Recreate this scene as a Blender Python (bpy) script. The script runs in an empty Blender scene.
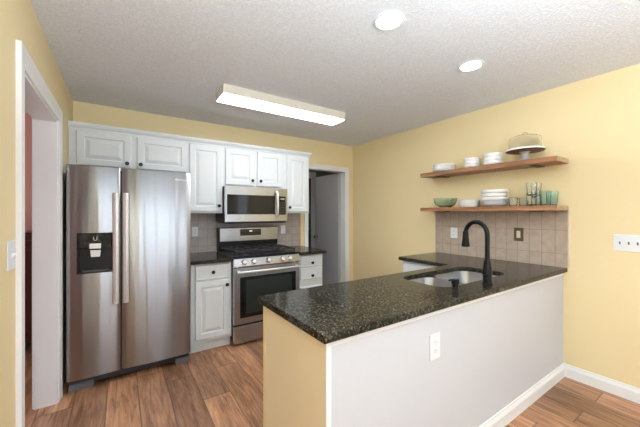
import bpy, bmesh, math, random
from mathutils import Vector, Matrix
PI = math.pi
scene = bpy.context.scene
C = bpy.data.collections.new('kitchen'); scene.collection.children.link(C)
random.seed(7)

# ------------------------------------------------------------------ camera
cam_d = bpy.data.cameras.new('camera'); cam = bpy.data.objects.new('camera', cam_d); C.objects.link(cam)
cam.location = (0, 0, 1.3625); cam.rotation_euler = (math.radians(90), 0, math.radians(-33.9))
cam_d.sensor_width = 36; cam_d.lens = 296.5 / 640 * 36; cam_d.clip_start = 0.03
scene.camera = cam
# ------------------------------------------------------------------ world, exposure
SKY, EXPO, UP, SUN = 3.5, 0.16, 168.0, 0.0  # UP: strength of the added uplight behind the camera
w = bpy.data.worlds.new('sky'); scene.world = w; w.use_nodes = True
bg = w.node_tree.nodes['Background']; bg.inputs[0].default_value = (0.84, 0.92, 1.0, 1); bg.inputs[1].default_value = SKY
scene.view_settings.view_transform = 'Standard'; scene.view_settings.look = 'None'
scene.view_settings.gamma = 1; scene.view_settings.use_curve_mapping = False
scene.view_settings.exposure = EXPO
TUBE, CAN = 16.0, 65.0   # lamp strengths
GLOBE = 4.0  # strength of the added globe pendant

# room numbers
XL, XR, YB, YR, H = -0.38, 3.095, 3.665, -3.4, 2.44
CT = 0.91                       # worktop height

# windows in the rear wall (x0, x1, z0, z1)
WINS = [(0.15, 1.95, 0.05, 2.1), (2.15, 2.95, 0.55, 2.1)]
WINL = [(-2.2, -0.8, 0.85, 2.0)]
WINR = [(-3.1, -1.9, 0.4, 2.1)]   # window in the right wall behind the camera
WINS2 = [(1.3, 4.0, 0.4, 2.2)]    # added window lighting the room beyond the left doorway   # WINL: added window in the left wall behind the camera (y0, y1, z0, z1)
def portal(name, loc, rot, sx, sy):
    l = bpy.data.lights.new(name, 'AREA'); l.shape = 'RECTANGLE'; l.size = sx; l.size_y = sy; l.cycles.is_portal = True
    o = bpy.data.objects.new(name, l); o.location = loc; o.rotation_euler = rot; C.objects.link(o)
for x0, x1, z0, z1 in WINS:
    portal('window_portal', ((x0+x1)/2, YR-0.02, (z0+z1)/2), (math.radians(90), 0, 0), x1-x0, z1-z0)
for y0, y1, z0, z1 in WINL:
    portal('window_portal', (XL-0.02, (y0+y1)/2, (z0+z1)/2), (math.radians(90), 0, math.radians(-90)), y1-y0, z1-z0)

for y0, y1, z0, z1 in WINR:
    portal('window_portal', (XR+0.02, (y0+y1)/2, (z0+z1)/2), (math.radians(90), 0, math.radians(90)), y1-y0, z1-z0)
for y0, y1, z0, z1 in WINS2:
    portal('window_portal', (-3.52, (y0+y1)/2, (z0+z1)/2), (math.radians(90), 0, math.radians(-90)), y1-y0, z1-z0)

# ------------------------------------------------------------------ materials
def srgb(r, g, b):
    f = lambda c: (c/255/12.92) if c/255 <= 0.04045 else ((c/255+0.055)/1.055)**2.4
    return (f(r), f(g), f(b), 1)
def mat(name, col, rough=0.5, metal=0.0, **k):
    m = bpy.data.materials.new(name); m.use_nodes = True
    b = m.node_tree.nodes['Principled BSDF']
    b.inputs['Base Color'].default_value = col; b.inputs['Roughness'].default_value = rough; b.inputs['Metallic'].default_value = metal
    for a, v in k.items(): b.inputs[a.replace('_', ' ')].default_value = v
    return m
class N:
    def __init__(s, m): s.t = m.node_tree; s.b = s.t.nodes['Principled BSDF']
    def n(s, typ, **k):
        x = s.t.nodes.new(typ)
        for a, v in k.items():
            if a.startswith('i_'):
                key = a[2:]; key = int(key) if key.isdigit() else key.replace('_', ' ')
                x.inputs[key].default_value = v
            else: setattr(x, a, v)
        return x
    def l(s, a, b): s.t.links.new(a, b)
    def math(s, op, a, b=None, c=None):
        x = s.n('ShaderNodeMath', operation=op)
        for i, v in enumerate((a, b, c)):
            if v is None: continue
            if isinstance(v, (int, float)): x.inputs[i].default_value = v
            else: s.l(v, x.inputs[i])
        return x.outputs[0]
    def coord(s, scale=(1,1,1), rot=(0,0,0), out='Object'):
        tc = s.n('ShaderNodeTexCoord'); mp = s.n('ShaderNodeMapping'); mp.inputs['Scale'].default_value = scale; mp.inputs['Rotation'].default_value = rot
        s.l(tc.outputs[out], mp.inputs['Vector']); return mp.outputs[0]
    def noise(s, vec, scale, detail=3, rough=0.5):
        x = s.n('ShaderNodeTexNoise', i_Scale=scale, i_Detail=detail, i_Roughness=rough); s.l(vec, x.inputs['Vector']); return x
    def ramp(s, fac, stops):
        x = s.n('ShaderNodeValToRGB'); e = x.color_ramp.elements
        while len(e) < len(stops): e.new(0.5)
        for i, (p, c) in enumerate(stops): e[i].position = p; e[i].color = c if isinstance(c, tuple) else (c, c, c, 1)
        s.l(fac, x.inputs[0]); return x.outputs[0]
    def bump(s, h, strength, dist=0.01):
        x = s.n('ShaderNodeBump', i_Strength=strength, i_Distance=dist); s.l(h, x.inputs['Height']); s.l(x.outputs[0], s.b.inputs['Normal']); return x
    def mix(s, fac, a, b, mode='MIX'):
        x = s.n('ShaderNodeMix', data_type='RGBA', blend_type=mode)
        for v, i in ((fac, 0), (a, 6), (b, 7)):
            if isinstance(v, (int, float)): x.inputs[i].default_value = v
            elif isinstance(v, tuple): x.inputs[i].default_value = v
            else: s.l(v, x.inputs[i])
        return x.outputs[2]

def wall_paint(name, col, rough=0.55):
    m = mat(name, col, rough); n = N(m); v = n.coord()
    n.bump(n.noise(v, 180, 2).outputs[0], 0.12, 0.002)
    return m
M = {}
M['yellow'] = wall_paint('yellow_paint', srgb(236, 216, 170))
M['white_wall'] = wall_paint('white_paint', srgb(200, 201, 205))
M['pink'] = wall_paint('pink_paint', srgb(222, 172, 158))
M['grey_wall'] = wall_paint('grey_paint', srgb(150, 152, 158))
M['trim'] = mat('trim_white', srgb(236, 236, 236), 0.35)
M['cab'] = mat('cabinet_white', srgb(220, 224, 226), 0.4)
M['plate_white'] = mat('switch_white', srgb(236, 238, 240), 0.35)
M['ivory'] = mat('ivory_plastic', srgb(214, 200, 165), 0.4)
M['black'] = mat('black_metal', (0.006, 0.006, 0.007, 1), 0.35, Specular_IOR_Level=0.22)
M['knob_black'] = mat('black_knob', (0.015, 0.014, 0.014, 1), 0.3, 0.5)
M['black_plastic'] = mat('black_plastic', (0.009, 0.009, 0.010, 1), 0.28, Specular_IOR_Level=0.3)
M['dark_side'] = mat('charcoal_side', (0.03, 0.03, 0.032, 1), 0.45)
M['grey_plastic'] = mat('grey_plastic', (0.12, 0.12, 0.125, 1), 0.4)
M['glass_black'] = mat('black_glass', (0.005, 0.005, 0.005, 1), 0.06, Specular_IOR_Level=0.4)
M['oven_glass'] = mat('oven_glass', (0.02, 0.026, 0.022, 1), 0.07)
M['iron'] = mat('cast_iron', (0.02, 0.02, 0.021, 1), 0.5)
M['bright'] = mat('chrome', (0.8, 0.8, 0.8, 1), 0.15, 1.0)
M['handle'] = mat('satin_handle', (0.80, 0.79, 0.79, 1), 0.38, 0.75)
M['ceramic'] = mat('white_ceramic', srgb(248, 247, 246), 0.25)
M['stone_stem'] = mat('grey_ceramic', srgb(185, 180, 178), 0.35)
M['cherry'] = mat('cherry_wood', srgb(70, 26, 20), 0.3)
M['lettering'] = mat('silver_lettering', (0.85, 0.83, 0.8, 1), 0.3, 0.6)
M['cavity'] = mat('dark_cavity', (0.02, 0.02, 0.02, 1), 0.6)
def glass(name, col, ior=1.45, rough=0.0):
    m = mat(name, col, rough); b = m.node_tree.nodes['Principled BSDF']
    b.inputs['Transmission Weight'].default_value = 1; b.inputs['IOR'].default_value = ior; return m
M['glass'] = glass('clear_glass', (1.0, 1.0, 1.0, 1), 1.2)
M['tumbler'] = glass('tumbler_glass', (0.96, 0.985, 0.98, 1), 1.45, 0.05)
M['teal'] = glass('teal_glass', srgb(234, 253, 253), 1.3)
M['tealbowl'] = glass('sea_green_glass', srgb(228, 245, 241), 1.4, 0.12)
def pane(name):
    m = bpy.data.materials.new(name); m.use_nodes = True; t = m.node_tree; t.nodes.clear()
    o = t.nodes.new('ShaderNodeOutputMaterial'); mx = t.nodes.new('ShaderNodeMixShader'); tr = t.nodes.new('ShaderNodeBsdfTransparent'); g = t.nodes.new('ShaderNodeBsdfGlossy')
    g.inputs['Roughness'].default_value = 0.0; mx.inputs[0].default_value = 0.06
    t.links.new(tr.outputs[0], mx.inputs[1]); t.links.new(g.outputs[0], mx.inputs[2]); t.links.new(mx.outputs[0], o.inputs[0]); return m
M['pane'] = pane('window_pane')
def emit(name, col, s):
    m = mat(name, (0.9, 0.9, 0.9, 1), 0.5); b = m.node_tree.nodes['Principled BSDF']
    b.inputs['Emission Color'].default_value = col; b.inputs['Emission Strength'].default_value = s; return m
M['tube'] = emit('lit_diffuser', (0.9, 0.95, 1.0, 1), TUBE)
M['can'] = emit('lit_lens', (0.88, 0.94, 1.0, 1), CAN)
M['led'] = emit('display_led', (0.75, 0.9, 1.0, 1), 0.6)

# ceiling: sprayed popcorn texture
m = M['ceiling'] = mat('popcorn_ceiling', srgb(205, 200, 196), 0.9); n = N(m); v = n.coord()
a = n.noise(v, 85, 3, 0.6).outputs[0]; b_ = n.noise(v, 190, 2, 0.6).outputs[0]
n.bump(n.math('ADD', n.ramp(a, [(0.42, 0.0), (0.62, 1.0)]), n.math('MULTIPLY', b_, 0.5)), 0.5, 0.006)
n.l(n.mix(n.ramp(a, [(0.3, 0.0), (0.7, 1.0)]), srgb(224, 225, 230), srgb(242, 244, 249)), n.b.inputs['Base Color'])

# floor: brown vinyl planks running away from the camera along Y
m = M['floor'] = mat('wood_planks', srgb(140, 95, 66), 0.38); n = N(m)
tc = n.n('ShaderNodeTexCoord'); sep = n.n('ShaderNodeSeparateXYZ'); n.l(tc.outputs['Object'], sep.inputs[0])
PW, PL = 0.195, 1.22
rx = n.math('DIVIDE', n.math('ADD', sep.outputs[0], 10.03), PW); row = n.math('FLOOR', rx); fx = n.math('FRACT', rx)
w1 = n.n('ShaderNodeTexWhiteNoise', noise_dimensions='1D'); n.l(row, w1.inputs['W'])
ry = n.math('ADD', n.math('DIVIDE', n.math('ADD', sep.outputs[1], 20.0), PL), w1.outputs[0]); col_ = n.math('FLOOR', ry); fy = n.math('FRACT', ry)
cmb = n.n('ShaderNodeCombineXYZ'); n.l(row, cmb.inputs[0]); n.l(col_, cmb.inputs[1])
w2 = n.n('ShaderNodeTexWhiteNoise', noise_dimensions='2D'); n.l(cmb.outputs[0], w2.inputs['Vector'])
off = n.n('ShaderNodeVectorMath', operation='MULTIPLY_ADD'); n.l(w2.outputs['Color'], off.inputs[0]); off.inputs[1].default_value = (7, 9, 3); n.l(tc.outputs['Object'], off.inputs[2])
mp = n.n('ShaderNodeMapping'); mp.inputs['Scale'].default_value = (13, 1.3, 1); n.l(off.outputs[0], mp.inputs[0])
g1 = n.noise(mp.outputs[0], 2.2, 8, 0.62); g1.inputs['Distortion'].default_value = 1.1
mp2 = n.n('ShaderNodeMapping'); mp2.inputs['Scale'].default_value = (95, 4.5, 1); n.l(off.outputs[0], mp2.inputs[0])
g2 = n.noise(mp2.outputs[0], 1.6, 4, 0.6)
mp2b = n.n('ShaderNodeMapping'); mp2b.inputs['Scale'].default_value = (9.0, 2.2, 1); n.l(off.outputs[0], mp2b.inputs[0])
c = n.ramp(g1.outputs[0], [(0.28, srgb(112, 72, 50)), (0.43, srgb(184, 132, 96)), (0.6, srgb(214, 162, 122)), (0.78, srgb(232, 186, 148))])
c = n.mix(0.45, c, n.ramp(g2.outputs[0], [(0.3, (0.35, 0.33, 0.31, 1)), (0.62, (1, 1, 1, 1))]), 'MULTIPLY')
big = n.ramp(n.noise(mp2b.outputs[0], 1.0, 4, 0.6).outputs[0], [(0.34, (0.50, 0.46, 0.44, 1)), (0.52, (1, 1, 1, 1))])
c = n.mix(0.5, c, big, 'MULTIPLY')
tint = n.ramp(w2.outputs['Value'], [(0.0, srgb(186, 182, 180)), (0.5, srgb(232, 228, 224)), (1.0, srgb(255, 252, 250))])
c = n.mix(1.0, c, tint, 'MULTIPLY')
mp3 = n.n('ShaderNodeMapping'); mp3.inputs['Scale'].default_value = (3.4, 1.7, 1); n.l(off.outputs[0], mp3.inputs[0])
vo = n.n('ShaderNodeTexVoronoi', i_Scale=1.0); n.l(mp3.outputs[0], vo.inputs['Vector'])
knot = n.ramp(vo.outputs['Distance'], [(0.045, 1.0), (0.11, 0.0)])
c = n.mix(n.math('MULTIPLY', knot, 0.8), c, srgb(46, 26, 18))
ex = n.math('MINIMUM', fx, n.math('SUBTRACT', 1.0, fx)); ey = n.math('MULTIPLY', n.math('MINIMUM', fy, n.math('SUBTRACT', 1.0, fy)), PL/PW)
gap = n.ramp(n.math('MINIMUM', ex, ey), [(0.008, 1.0), (0.03, 0.0)])
c = n.mix(n.math('MULTIPLY', gap, 0.55), c, srgb(40, 24, 16)); n.l(c, n.b.inputs['Base Color'])
n.l(n.ramp(g1.outputs[0], [(0.3, 0.42), (0.7, 0.3)]), n.b.inputs['Roughness'])
n.bump(n.math('SUBTRACT', n.math('MULTIPLY', g2.outputs[0], 0.25), gap), 0.25, 0.002)

# granite
m = M['granite'] = mat('dark_granite', (0.03, 0.03, 0.028, 1), 0.12, Specular_IOR_Level=0.12); n = N(m); v = n.coord()
vo1 = n.n('ShaderNodeTexVoronoi', i_Scale=190.0); n.l(v, vo1.inputs['Vector'])
vo2 = n.n('ShaderNodeTexVoronoi', i_Scale=85.0); n.l(v, vo2.inputs['Vector'])
sepc = n.n('ShaderNodeSeparateColor'); n.l(vo1.outputs['Color'], sepc.inputs[0]); sep2 = n.n('ShaderNodeSeparateColor'); n.l(vo2.outputs['Color'], sep2.inputs[0])
c = n.ramp(sepc.outputs[0], [(0.0, srgb(16, 18, 16)), (0.5, srgb(34, 35, 29)), (0.74, srgb(54, 50, 42)), (0.88, srgb(84, 76, 63)), (0.95, srgb(138, 129, 113))])
c2 = n.ramp(sep2.outputs[1], [(0.0, srgb(14, 16, 15)), (0.6, srgb(36, 37, 31)), (0.84, srgb(64, 57, 46)), (0.95, srgb(112, 98, 80))])
c = n.mix(0.45, c, c2)
c = n.mix(n.ramp(n.noise(v, 9, 3).outputs[0], [(0.4, 0.0), (0.7, 0.35)]), c, srgb(26, 27, 22)); n.l(c, n.b.inputs['Base Color'])
m = M['granite_dark'] = M['granite']

# brushed steel (grain along one axis)
def steel(name, axis, col=(0.56, 0.545, 0.54, 1), rough=0.27, aniso=0.0):
    """axis: the direction the grain runs in"""
    m = mat(name, col, rough, 1.0); n = N(m)
    sc = [420.0, 420.0, 420.0]; sc[axis] = 5.0; v = n.coord(tuple(sc))
    g = n.noise(v, 1.0, 2, 0.5).outputs[0]
    n.l(n.mix(g, tuple(x*0.93 for x in col[:3])+(1,), tuple(x*1.07 for x in col[:3])+(1,)), n.b.inputs['Base Color'])
    if aniso:
        n.b.inputs['Anisotropic'].default_value = aniso; n.b.inputs['Anisotropic Rotation'].default_value = 0.25
        tg = n.n('ShaderNodeTangent', direction_type='RADIAL', axis='Z'); n.l(tg.outputs[0], n.b.inputs['Tangent'])
    return m
M['steel_v'] = steel('brushed_steel_fridge', 0, (0.41, 0.415, 0.425, 1), 0.30, 0.97)
n = N(M['steel_v']); wv = n.noise(n.coord((9.0, 9.0, 0.45)), 1.0, 2, 0.5); n.bump(wv.outputs[0], 0.6, 0.016)   # the sheet is slightly wavy
M['steel_h'] = steel('brushed_steel_level', 0, (0.46, 0.465, 0.475, 1), 0.25, 0.6)
M['sink'] = steel('sink_steel', 0, (0.40, 0.40, 0.41, 1), 0.35)

# backsplash tile (ax: which object axis runs along the wall)
def tile(name, ax, tw, th, ox, oz, base):
    m = mat(name, base, 0.42); n = N(m); tc = n.n('ShaderNodeTexCoord'); sp = n.n('ShaderNodeSeparateXYZ'); n.l(tc.outputs['Object'], sp.inputs[0])
    u = n.math('DIVIDE', n.math('ADD', sp.outputs[ax], 10 - ox), tw); vv = n.math('DIVIDE', n.math('ADD', sp.outputs[2], 10 - oz), th)
    fu, fv = n.math('FRACT', u), n.math('FRACT', vv)
    cb = n.n('ShaderNodeCombineXYZ'); n.l(n.math('FLOOR', u), cb.inputs[0]); n.l(n.math('FLOOR', vv), cb.inputs[1])
    wn = n.n('ShaderNodeTexWhiteNoise', noise_dimensions='2D'); n.l(cb.outputs[0], wn.inputs['Vector'])
    eu = n.math('MULTIPLY', n.math('MINIMUM', fu, n.math('SUBTRACT', 1.0, fu)), tw); ev = n.math('MULTIPLY', n.math('MINIMUM', fv, n.math('SUBTRACT', 1.0, fv)), th)
    joint = n.ramp(n.math('MINIMUM', eu, ev), [(0.0012, 1.0), (0.003, 0.0)])
    mo = n.noise(n.coord(), 14, 5, 0.6).outputs[0]
    d = tuple(x*0.6 for x in base[:3])+(1,); b2 = tuple(min(1, x*1.2) for x in base[:3])+(1,)
    c = n.mix(mo, d, b2); c = n.mix(n.math('MULTIPLY', wn.outputs[0], 0.25), c, d)
    gr = tuple(x*0.5 for x in base[:3])+(1,)
    c = n.mix(joint, c, gr); n.l(c, n.b.inputs['Base Color'])
    n.bump(n.math('SUBTRACT', n.math('MULTIPLY', mo, 0.2), joint), 0.4, 0.003); return m
M['tile_back'] = tile('stone_tile_square', 0, 0.103, 0.1, 0.757, 0.98, srgb(186, 174, 168))  # same stone as the right wall; its dimmer light is in the colour
M['tile_right'] = tile('stone_tile_tall', 1, 0.097, 0.2, 0.895, 1.02, srgb(194, 174, 156))  # same stone as the back wall; its warmer light is in the colour

# shelf wood
m = M['shelf'] = mat('shelf_wood', srgb(150, 90, 55), 0.4); n = N(m); v = n.coord((30, 2.2, 30))
g = n.noise(v, 1.3, 6, 0.6); n.l(n.ramp(g.outputs[0], [(0.3, srgb(112, 72, 46)), (0.55, srgb(166, 114, 76)), (0.75, srgb(200, 150, 106))]), n.b.inputs['Base Color'])
m = M['shelf_end'] = mat('shelf_end_grain', srgb(190, 160, 125), 0.6); n = N(m)
n.l(n.ramp(n.noise(n.coord((10, 10, 60)), 2, 4).outputs[0], [(0.3, srgb(160, 130, 100)), (0.7, srgb(205, 178, 142))]), n.b.inputs['Base Color'])

# ------------------------------------------------------------------ mesh helpers
def obj(name, bm, m, parent=None, smooth=False, bevel=0.0, seg=2):
    me = bpy.data.meshes.new(name); bm.normal_update(); bm.to_mesh(me); bm.free()
    ms = m if isinstance(m, (list, tuple)) else [m]
    for x in ms: me.materials.append(x)
    o = bpy.data.objects.new(name, me); C.objects.link(o)
    if parent is not None: o.parent = parent
    if smooth:
        me.polygons.foreach_set('use_smooth', [True]*len(me.polygons))
        try: me.set_sharp_from_angle(angle=math.radians(smooth if smooth > 1 else 35))
        except Exception: pass
    if bevel:
        b = o.modifiers.new('bevel', 'BEVEL'); b.width = bevel; b.segments = seg; b.limit_method = 'ANGLE'; b.angle_limit = math.radians(40)
    return o
def bx(bm, x0, x1, y0, y1, z0, z1, mi=0):
    vs = [bm.verts.new(p) for p in ((x0,y0,z0),(x1,y0,z0),(x1,y1,z0),(x0,y1,z0),(x0,y0,z1),(x1,y0,z1),(x1,y1,z1),(x0,y1,z1))]
    for f in ((0,3,2,1),(4,5,6,7),(0,1,5,4),(1,2,6,5),(2,3,7,6),(3,0,4,7)):
        bm.faces.new([vs[i] for i in f]).material_index = mi
    return bm
def BX(*a): return bx(bmesh.new(), *a)
def loft(bm, loops, cap0=True, cap1=True, closed=True, mi=0):
    rows = [[bm.verts.new(p) for p in L] for L in loops]; k = len(rows[0])
    for a, b in zip(rows, rows[1:]):
        for i in range(k if closed else k-1):
            j = (i+1) % k; bm.faces.new((a[i], a[j], b[j], b[i])).material_index = mi
    if cap0: bm.faces.new(rows[0][::-1]).material_index = mi
    if cap1: bm.faces.new(rows[-1]).material_index = mi
    return rows
def fix(bm): bmesh.ops.recalc_face_normals(bm, faces=bm.faces[:]); return bm
def lathe(bm, prof, c=(0,0,0), axis='z', n=32, cap0=True, cap1=True, flute=None):
    loops = []
    for r, h in prof:
        L = []
        for i in range(n):
            a = 2*PI*i/n; rr = r
            if flute: rr = r*(1+flute[1]*math.cos(flute[0]*a))
            x, y = rr*math.cos(a), rr*math.sin(a)
            p = {'z': (x, y, h), 'y': (x, h, y), 'x': (h, x, y)}[axis]
            L.append((c[0]+p[0], c[1]+p[1], c[2]+p[2]))
        loops.append(L)
    loft(bm, loops, cap0, cap1); return fix(bm)
def tube(bm, pts, r, n=12, cap=True):
    pts = [Vector(p) for p in pts]; rs = r if isinstance(r, (list, tuple)) else [r]*len(pts)
    up = Vector((0,0,1)); loops = []
    t0 = (pts[1]-pts[0]).normalized(); nrm = t0.cross(up)
    if nrm.length < 0.1: nrm = t0.cross(Vector((0,1,0)))
    nrm.normalize()
    for i, p in enumerate(pts):
        t = (pts[min(i+1, len(pts)-1)]-pts[max(i-1, 0)]).normalized()
        nrm = (nrm - t*nrm.dot(t)).normalized(); b = t.cross(nrm)
        loops.append([tuple(p+(nrm*math.cos(2*PI*k/n)+b*math.sin(2*PI*k/n))*rs[i]) for k in range(n)])
    loft(bm, loops, cap, cap); return fix(bm)
def prism(bm, poly, axis, a0, a1, mi=0):
    f = {'x': lambda p, t: (t, p[0], p[1]), 'y': lambda p, t: (p[0], t, p[1]), 'z': lambda p, t: (p[0], p[1], t)}[axis]
    loft(bm, [[f(p, a0) for p in poly], [f(p, a1) for p in poly]], mi=mi); return fix(bm)
def rrect(x0, x1, y0, y1, r, n=8):
    out = []
    for cx, cy, a0 in ((x1-r, y1-r, 0), (x0+r, y1-r, 90), (x0+r, y0+r, 180), (x1-r, y0+r, 270)):
        for i in range(n+1):
            a = math.radians(a0+90*i/n); out.append((cx+r*math.cos(a), cy+r*math.sin(a)))
    return out
def thing(name, label, cat, loc=(0,0,0), rz=0, group=None):
    o = bpy.data.objects.new(name, None); C.objects.link(o); o.location = loc; o.rotation_euler = (0,0,rz); o.empty_display_size = 0.05
    return tag(o, label, cat, group)
def tag(o, label, cat, group=None):
    o['label'] = label; o['category'] = cat
    if group: o['group'] = group
    return o
def struct(name, bm, m, parent=None, **k):
    o = obj(name, fix(bm), m, parent, **k)
    if parent is None: o['kind'] = 'structure'
    return o
def dup(root, loc, label, rz=None, group=None):
    r = root.copy(); C.objects.link(r); r.location = loc
    if rz is not None: r.rotation_euler = (0,0,rz)
    r['label'] = label
    if group: r['group'] = group
    for ch in list(root.children):
        c = ch.copy(); C.objects.link(c); c.parent = r
        for g in ch.children:
            d = g.copy(); C.objects.link(d); d.parent = c
    return r

# ------------------------------------------------------------------ structure
T = 0.12
struct('floor', BX(-3.6, 4.4, YR-T, 5.0, -0.05, 0), M['floor'])
struct('ceiling', BX(-3.6, 4.4, YR-T, 5.0, H, H+0.05), M['ceiling'])
def wall_with_holes(name, along, c0, c1, a0, a1, holes, m):
    """holes: (lo, hi, z0, z1) along the wall"""
    bm = bmesh.new()
    def seg(l, h, z0, z1):
        if h-l > 1e-4 and z1-z0 > 1e-4:
            if along == 'x': bx(bm, l, h, c0, c1, z0, z1)
            else: bx(bm, c0, c1, l, h, z0, z1)
    cur = a0
    for l, h, z0, z1 in sorted(holes):
        seg(cur, l, 0, H); seg(l, h, 0, z0); seg(l, h, z1, H); cur = h
    seg(cur, a1, 0, H)
    return struct(name, bm, m)
DL = (1.90, 2.825, 0, 2.03)      # doorway in the left wall
DB = (2.245, 2.955, 0, 2.03)    # doorway in the back wall
wall_with_holes('wall_left', 'y', XL-T, XL, YR-T, YB+T, [WINL[0], DL], M['yellow'])
wall_with_holes('wall_back', 'x', YB, YB+T, XL, XR, [DB], M['yellow'])
wall_with_holes('wall_right', 'y', XR, XR+T, YR-T, YB+T, WINR, M['yellow'])
wall_with_holes('wall_rear', 'x', YR-T, YR, XL, XR, WINS, wall_paint('offwhite_paint', srgb(225, 222, 214)))
# room beyond the left doorway
struct('wall_side_room_back', BX(-3.6, XL-T, 4.4, 4.5, 0, H), M['pink'])
wall_with_holes('wall_side_room_left', 'y', -3.6, -3.5, 0.9, 4.4, WINS2, M['pink'])
struct('wall_side_room_front', BX(-3.6, XL-T, 0.8, 0.9, 0, H), M['pink'])
struct('wall_side_room_right', BX(XL-T, XL, YB+T, 4.5, 0, H), M['pink'])
struct('baseboard_side_room', BX(-3.5, XL-T, 4.385, 4.4, 0, 0.11), M['trim'])
# hall beyond the back doorway
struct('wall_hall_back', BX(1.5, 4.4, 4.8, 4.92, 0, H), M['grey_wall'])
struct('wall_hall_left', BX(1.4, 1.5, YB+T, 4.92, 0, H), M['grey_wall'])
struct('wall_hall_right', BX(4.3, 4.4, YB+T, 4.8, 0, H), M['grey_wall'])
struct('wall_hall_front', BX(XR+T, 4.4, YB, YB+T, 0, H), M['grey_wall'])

def casing_profile(w, d):   # (across, out)
    return [(0, 0), (0, d*0.55), (w*0.12, d*0.7), (w*0.3, d*0.6), (w*0.62, d*0.85), (w*0.8, d), (w, d*0.95), (w, 0)]
def casing(name, along, face, sgn, lo, hi, ztop, w=0.085, d=0.02, wr=None):
    """door casing around a doorway; w across, standing off 'face' in direction sgn; mitred at the head"""
    P = casing_profile(w, d); bm = bmesh.new(); wr = wr or w
    def pt(a, o, z): return (a, face+sgn*o, z) if along == 'x' else (face+sgn*o, a, z)
    L0, L1, L2, L3 = [], [], [], []
    for s, o in P:
        k = wr/w
        L0.append(pt(lo-s, o, 0)); L1.append(pt(lo-s, o, ztop+s)); L2.append(pt(hi+s*k, o, ztop+s)); L3.append(pt(hi+s*k, o, 0))
    loft(bm, [L0, L1, L2, L3]); return struct(name, bm, M['trim'])
casing('trim_1', 'y', XL, 1, DL[0], DL[1], DL[3], 0.09)
casing('trim_2', 'y', XL-T, -1, DL[0], DL[1], DL[3], 0.09)
casing('trim_3', 'x', YB, -1, DB[0], DB[1], DB[3], 0.058, 0.018)
casing('trim_4', 'x', YB+T, 1, DB[0], DB[1], DB[3], 0.058, 0.018)
def jamb(name, along, c0, c1, lo, hi, zt, t=0.014):
    bm = bmesh.new()
    for q in ((lo, lo+t, 0, zt), (hi-t, hi, 0, zt), (lo+t, hi-t, zt-t, zt)):
        if along == 'x': bx(bm, q[0], q[1], c0, c1, q[2], q[3])
        else: bx(bm, c0, c1, q[0], q[1], q[2], q[3])
    return struct(name, bm, M['trim'])
jamb('door_1', 'y', XL-T-0.002, XL+0.002, DL[0], DL[1], DL[3])
dj = jamb('door_2', 'x', YB-0.002, YB+T+0.002, DB[0], DB[1], DB[3])
# open slab of the back doorway, swung into the hall against the right jamb
dx1 = DB[1]-0.016; dx0 = dx1-0.035; dy0 = YB+T+0.004
M['slab'] = mat('white_door_shaded', srgb(176, 176, 180), 0.3)  # white door; the dark hall's shade is put into this grey
sl = obj('slab', BX(dx0, dx1, dy0, dy0+0.68, 0.012, DB[3]-0.02), M['slab'], dj, bevel=0.002)
k = bmesh.new(); lathe(k, [(0.026, 0), (0.026, -0.006), (0.01, -0.01), (0.01, -0.035), (0.024, -0.045), (0.026, -0.058), (0.012, -0.068)], (dx0, dy0+0.62, 0.95), 'x', 20)
obj('knob', k, M['bright'], dj, smooth=True)
hj = struct('door_3', BX(2.25, 3.0, 4.775, 4.798, 0.01, 2.03), mat('dark_hall_panel', srgb(54, 54, 58), 0.4))  # plain dark panel with a knob inside the hall casing
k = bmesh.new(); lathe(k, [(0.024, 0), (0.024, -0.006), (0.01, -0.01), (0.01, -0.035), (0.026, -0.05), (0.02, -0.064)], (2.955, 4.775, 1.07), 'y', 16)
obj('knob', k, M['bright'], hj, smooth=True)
casing('trim_5', 'x', 4.8, -1, 2.25, 3.0, 2.03, 0.12, 0.024)

# baseboards
def board(name, along, face, sgn, a0, a1, h=0.105, t=0.016):
    P = [(0, 0), (t, 0), (t, h*0.68), (t*0.75, h*0.78), (t*0.45, h*0.88), (t*0.4, h*0.96), (t*0.2, h), (0, h)]
    bm = bmesh.new()
    loops = []
    for a in (a0, a1): loops.append([(a, face+sgn*p, z) if along == 'x' else (face+sgn*p, a, z) for p, z in P])
    loft(bm, loops); return struct(name, bm, M['trim'])
PY = 0.93    # dining side face of the peninsula
PX = 0.652   # end face of the peninsula
board('baseboard_right', 'y', XR, -1, YR, PY-0.002)
board('baseboard_peninsula', 'x', PY, -1, PX+0.004, XR-0.002)
board('baseboard_left', 'y', XL, 1, YR, DL[0]-0.095)
board('baseboard_back', 'x', YB, -1, 2.1, DB[0]-0.06)
board('baseboard_rear', 'x', YR, 1, XL+0.02, XR-0.02)

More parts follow.
